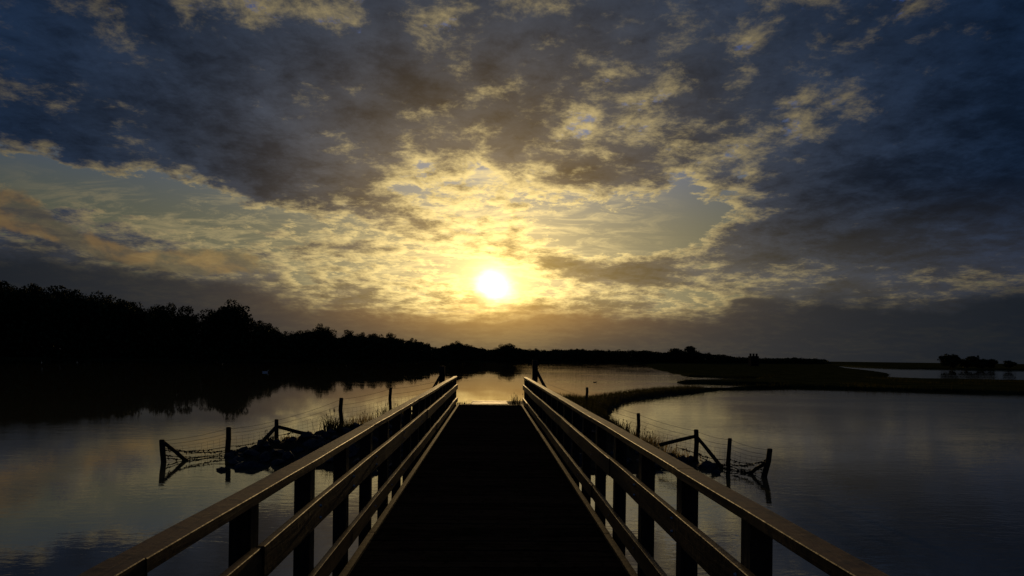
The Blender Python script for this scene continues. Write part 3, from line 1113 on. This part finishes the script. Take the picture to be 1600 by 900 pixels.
tree(1073, 540, 430, 'bush', 1.5, 'domed lone tree in the low far treeline right of centre', var=0)
tree(1503, 552, 264, 'bush', 1.35, 'rounded tree on the far right shore, tallest of its clump', var=1)
tree(1526, 556, 268, 'bush', 2.3, 'low bush between the rounded and the pointed tree far right', var=0)
tree(1545, 555, 265, 'spire', 1.4, 'small pointed tree in the clump on the far right shore')
tree(1553, 560, 264, 'bush', 2.2, 'lowest bush at the right end of the far right clump', var=1)
tree(1596, 563, 268, 'bush', 1.4, 'low bush at the right edge of the view', var=0)
GAPS = (250, 281, 318, 396)
STRETCH = [(120, 'dark tree in the tallest part of the wood at far left'),
           (250, 'dark tree where the tall left wood slopes down to the first gap'),
           (340, 'dark tree low between the first gap and the biggest broad-crowned tree'),
           (500, 'dark tree in the wood just right of the biggest broad-crowned tree'),
           (610, 'dark tree behind the mid-shore wood above the left fence'),
           (700, 'dark tree in the dropping end of the wood left of the sun'),
           (850, 'small dark tree on the far shore below the sun'),
           (1060, 'small dark tree in the even far treeline right of the bridge'),
           (1170, 'small dark tree between the domed lone tree and the lookout'),
           (1320, 'small dark tree at the low right end of the far treeline')]
for lo, hi, step, grp, kinds in (
        (-70, 246, 11, 'trees of the tall left wood', ('round', 'tall', 'round')),
        (246, 690, 9, 'trees of the lower left wood', ('round', 'tall', 'loose')),
        (690, 1308, 11, 'trees of the far low treeline', ('round', 'bush', 'round'))):
    for row in (0, 1):
        px = lo + row * step * 0.5
        while px < hi:
            q = px + rt.uniform(-3, 3)
            D = shore_D(q) + 14 + row * 16 + rt.uniform(-5, 5)
            if min(abs(q - e) for e in GAPS) < 7:
                px += step; continue
            k = rt.choice(kinds)
            drop = (rt.uniform(0, 11) if q < 700 else rt.uniform(0, 2.5)) + (0 if row else rt.uniform(0, 8) * (1 if q < 700 else 0.3))
            w_ = {'round': 0.75, 'tall': 1.0, 'loose': 0.8, 'bush': 0.9}[k] * (1.0 if q < 690 else 1.6)
            lab = next(l for e, l in STRETCH if q < e)
            tree(q, sky_y(q) + drop, D, k, w_ * rt.uniform(.85, 1.2), lab, lab.replace('tree', 'trees', 1))
            px += step * rt.uniform(.8, 1.2)

# shaded mass of the woods between the trunks
def understorey():
    r = np.random.default_rng(9)
    V, Fc = [], []
    for n_ in range(80000):
        px = r.uniform(-90, 1306)
        D = shore_D(px) + r.uniform(4, 40)
        low = n_ > 54000
        yh = 558 + 0.0131 * (px - 766)
        H = max(1.0, (CAM_Z + (yh - sky_y(px) - (4 if px < 690 else 2)) / F * D) * 0.86)
        if 245 < px < 400 and min(abs(px - q) for q in GAPS) < 7: H *= 0.6
        pos = np.array([CAM_X + bearing(px) * D, D, 0.3 + H * (r.random() ** 0.9 if not low else 0.42 * r.random())])
        u = r.normal(0, 1, 3); u /= np.linalg.norm(u)
        v = np.cross(u, r.normal(0, 1, 3)); v /= np.linalg.norm(v)
        l = r.uniform(.35, 0.95) * (1 if px < 700 else 0.8)
        i = len(V)
        V += [pos - u * l, pos + v * l * .7, pos + u * l, pos - v * l * .7]
        Fc.append((i, i + 1, i + 2, i + 3))
    o = obj('undergrowth', pydata('undergrowth', V, Fc), M['leaf'])
    tag(o, 'dense dark undergrowth filling the woods along the far shore', 'undergrowth', kind='stuff')
understorey()

# small lookout on the marsh
hx, hy = CAM_X + bearing(1182) * 262, 262
hide = empty('lookout_hut', (hx, hy, 0.3))
tag(hide, 'small dark boxy lookout with three stubs on top, on the marsh horizon', 'hut')
box('wall', (3.1, 3.0, 3.8), (0, 0, 2.0), M['hide'], hide, bev=0.03)
for i in (-1, 0, 1):
    box('roof_stub', (0.62, 0.62, 1.0), (i * 1.2, 0.0, 4.4), M['hide'], hide, bev=0.03)
for a in (-1, 1):
    for b in (-1, 1):
        box('leg', (0.3, 0.3, 0.7), (a * 1.35, b * 1.3, -0.25), M['hide'], hide, bev=0.02)


# ------------------------------------------------------------------ water bird and bird-shaped glint
def bird(px, py, L, label, mat):
    x, y_ = W(px, py)
    root = empty('water_bird', (x, y_, 0))
    bm = bmesh.new()
    bmesh.ops.create_uvsphere(bm, u_segments=12, v_segments=8, radius=0.5)
    for q in bm.verts:
        t = q.co.x
        q.co.y *= 0.45; q.co.z *= 0.36
        q.co.z += 0.05 + (0.16 * max(0, -t - 0.25) * 2)
    me = bpy.data.meshes.new('body'); bm.to_mesh(me); bm.free()
    me.polygons.foreach_set('use_smooth', [True] * len(me.polygons))
    obj('body', me, mat, root, scale=(L, L, L))
    tube('neck', [(L * .36, 0, L * .12), (L * .50, 0, L * .24), (L * .52, 0, L * .38), (L * .60, 0, L * .42), (L * .72, 0, L * .38)], [L * .10, L * .06, L * .055, L * .06, L * .015], mat, root, 8)
    tag(root, label, 'bird')
bird(418, 582, 0.75, 'small pale bird resting on the dark water by the left wood', M['feather'])  # glint on the water, added as a pale bird shape
bird(930, 598, 0.35, 'tiny dark bird floating on the bright water beyond the dike', M['dark_feather'])
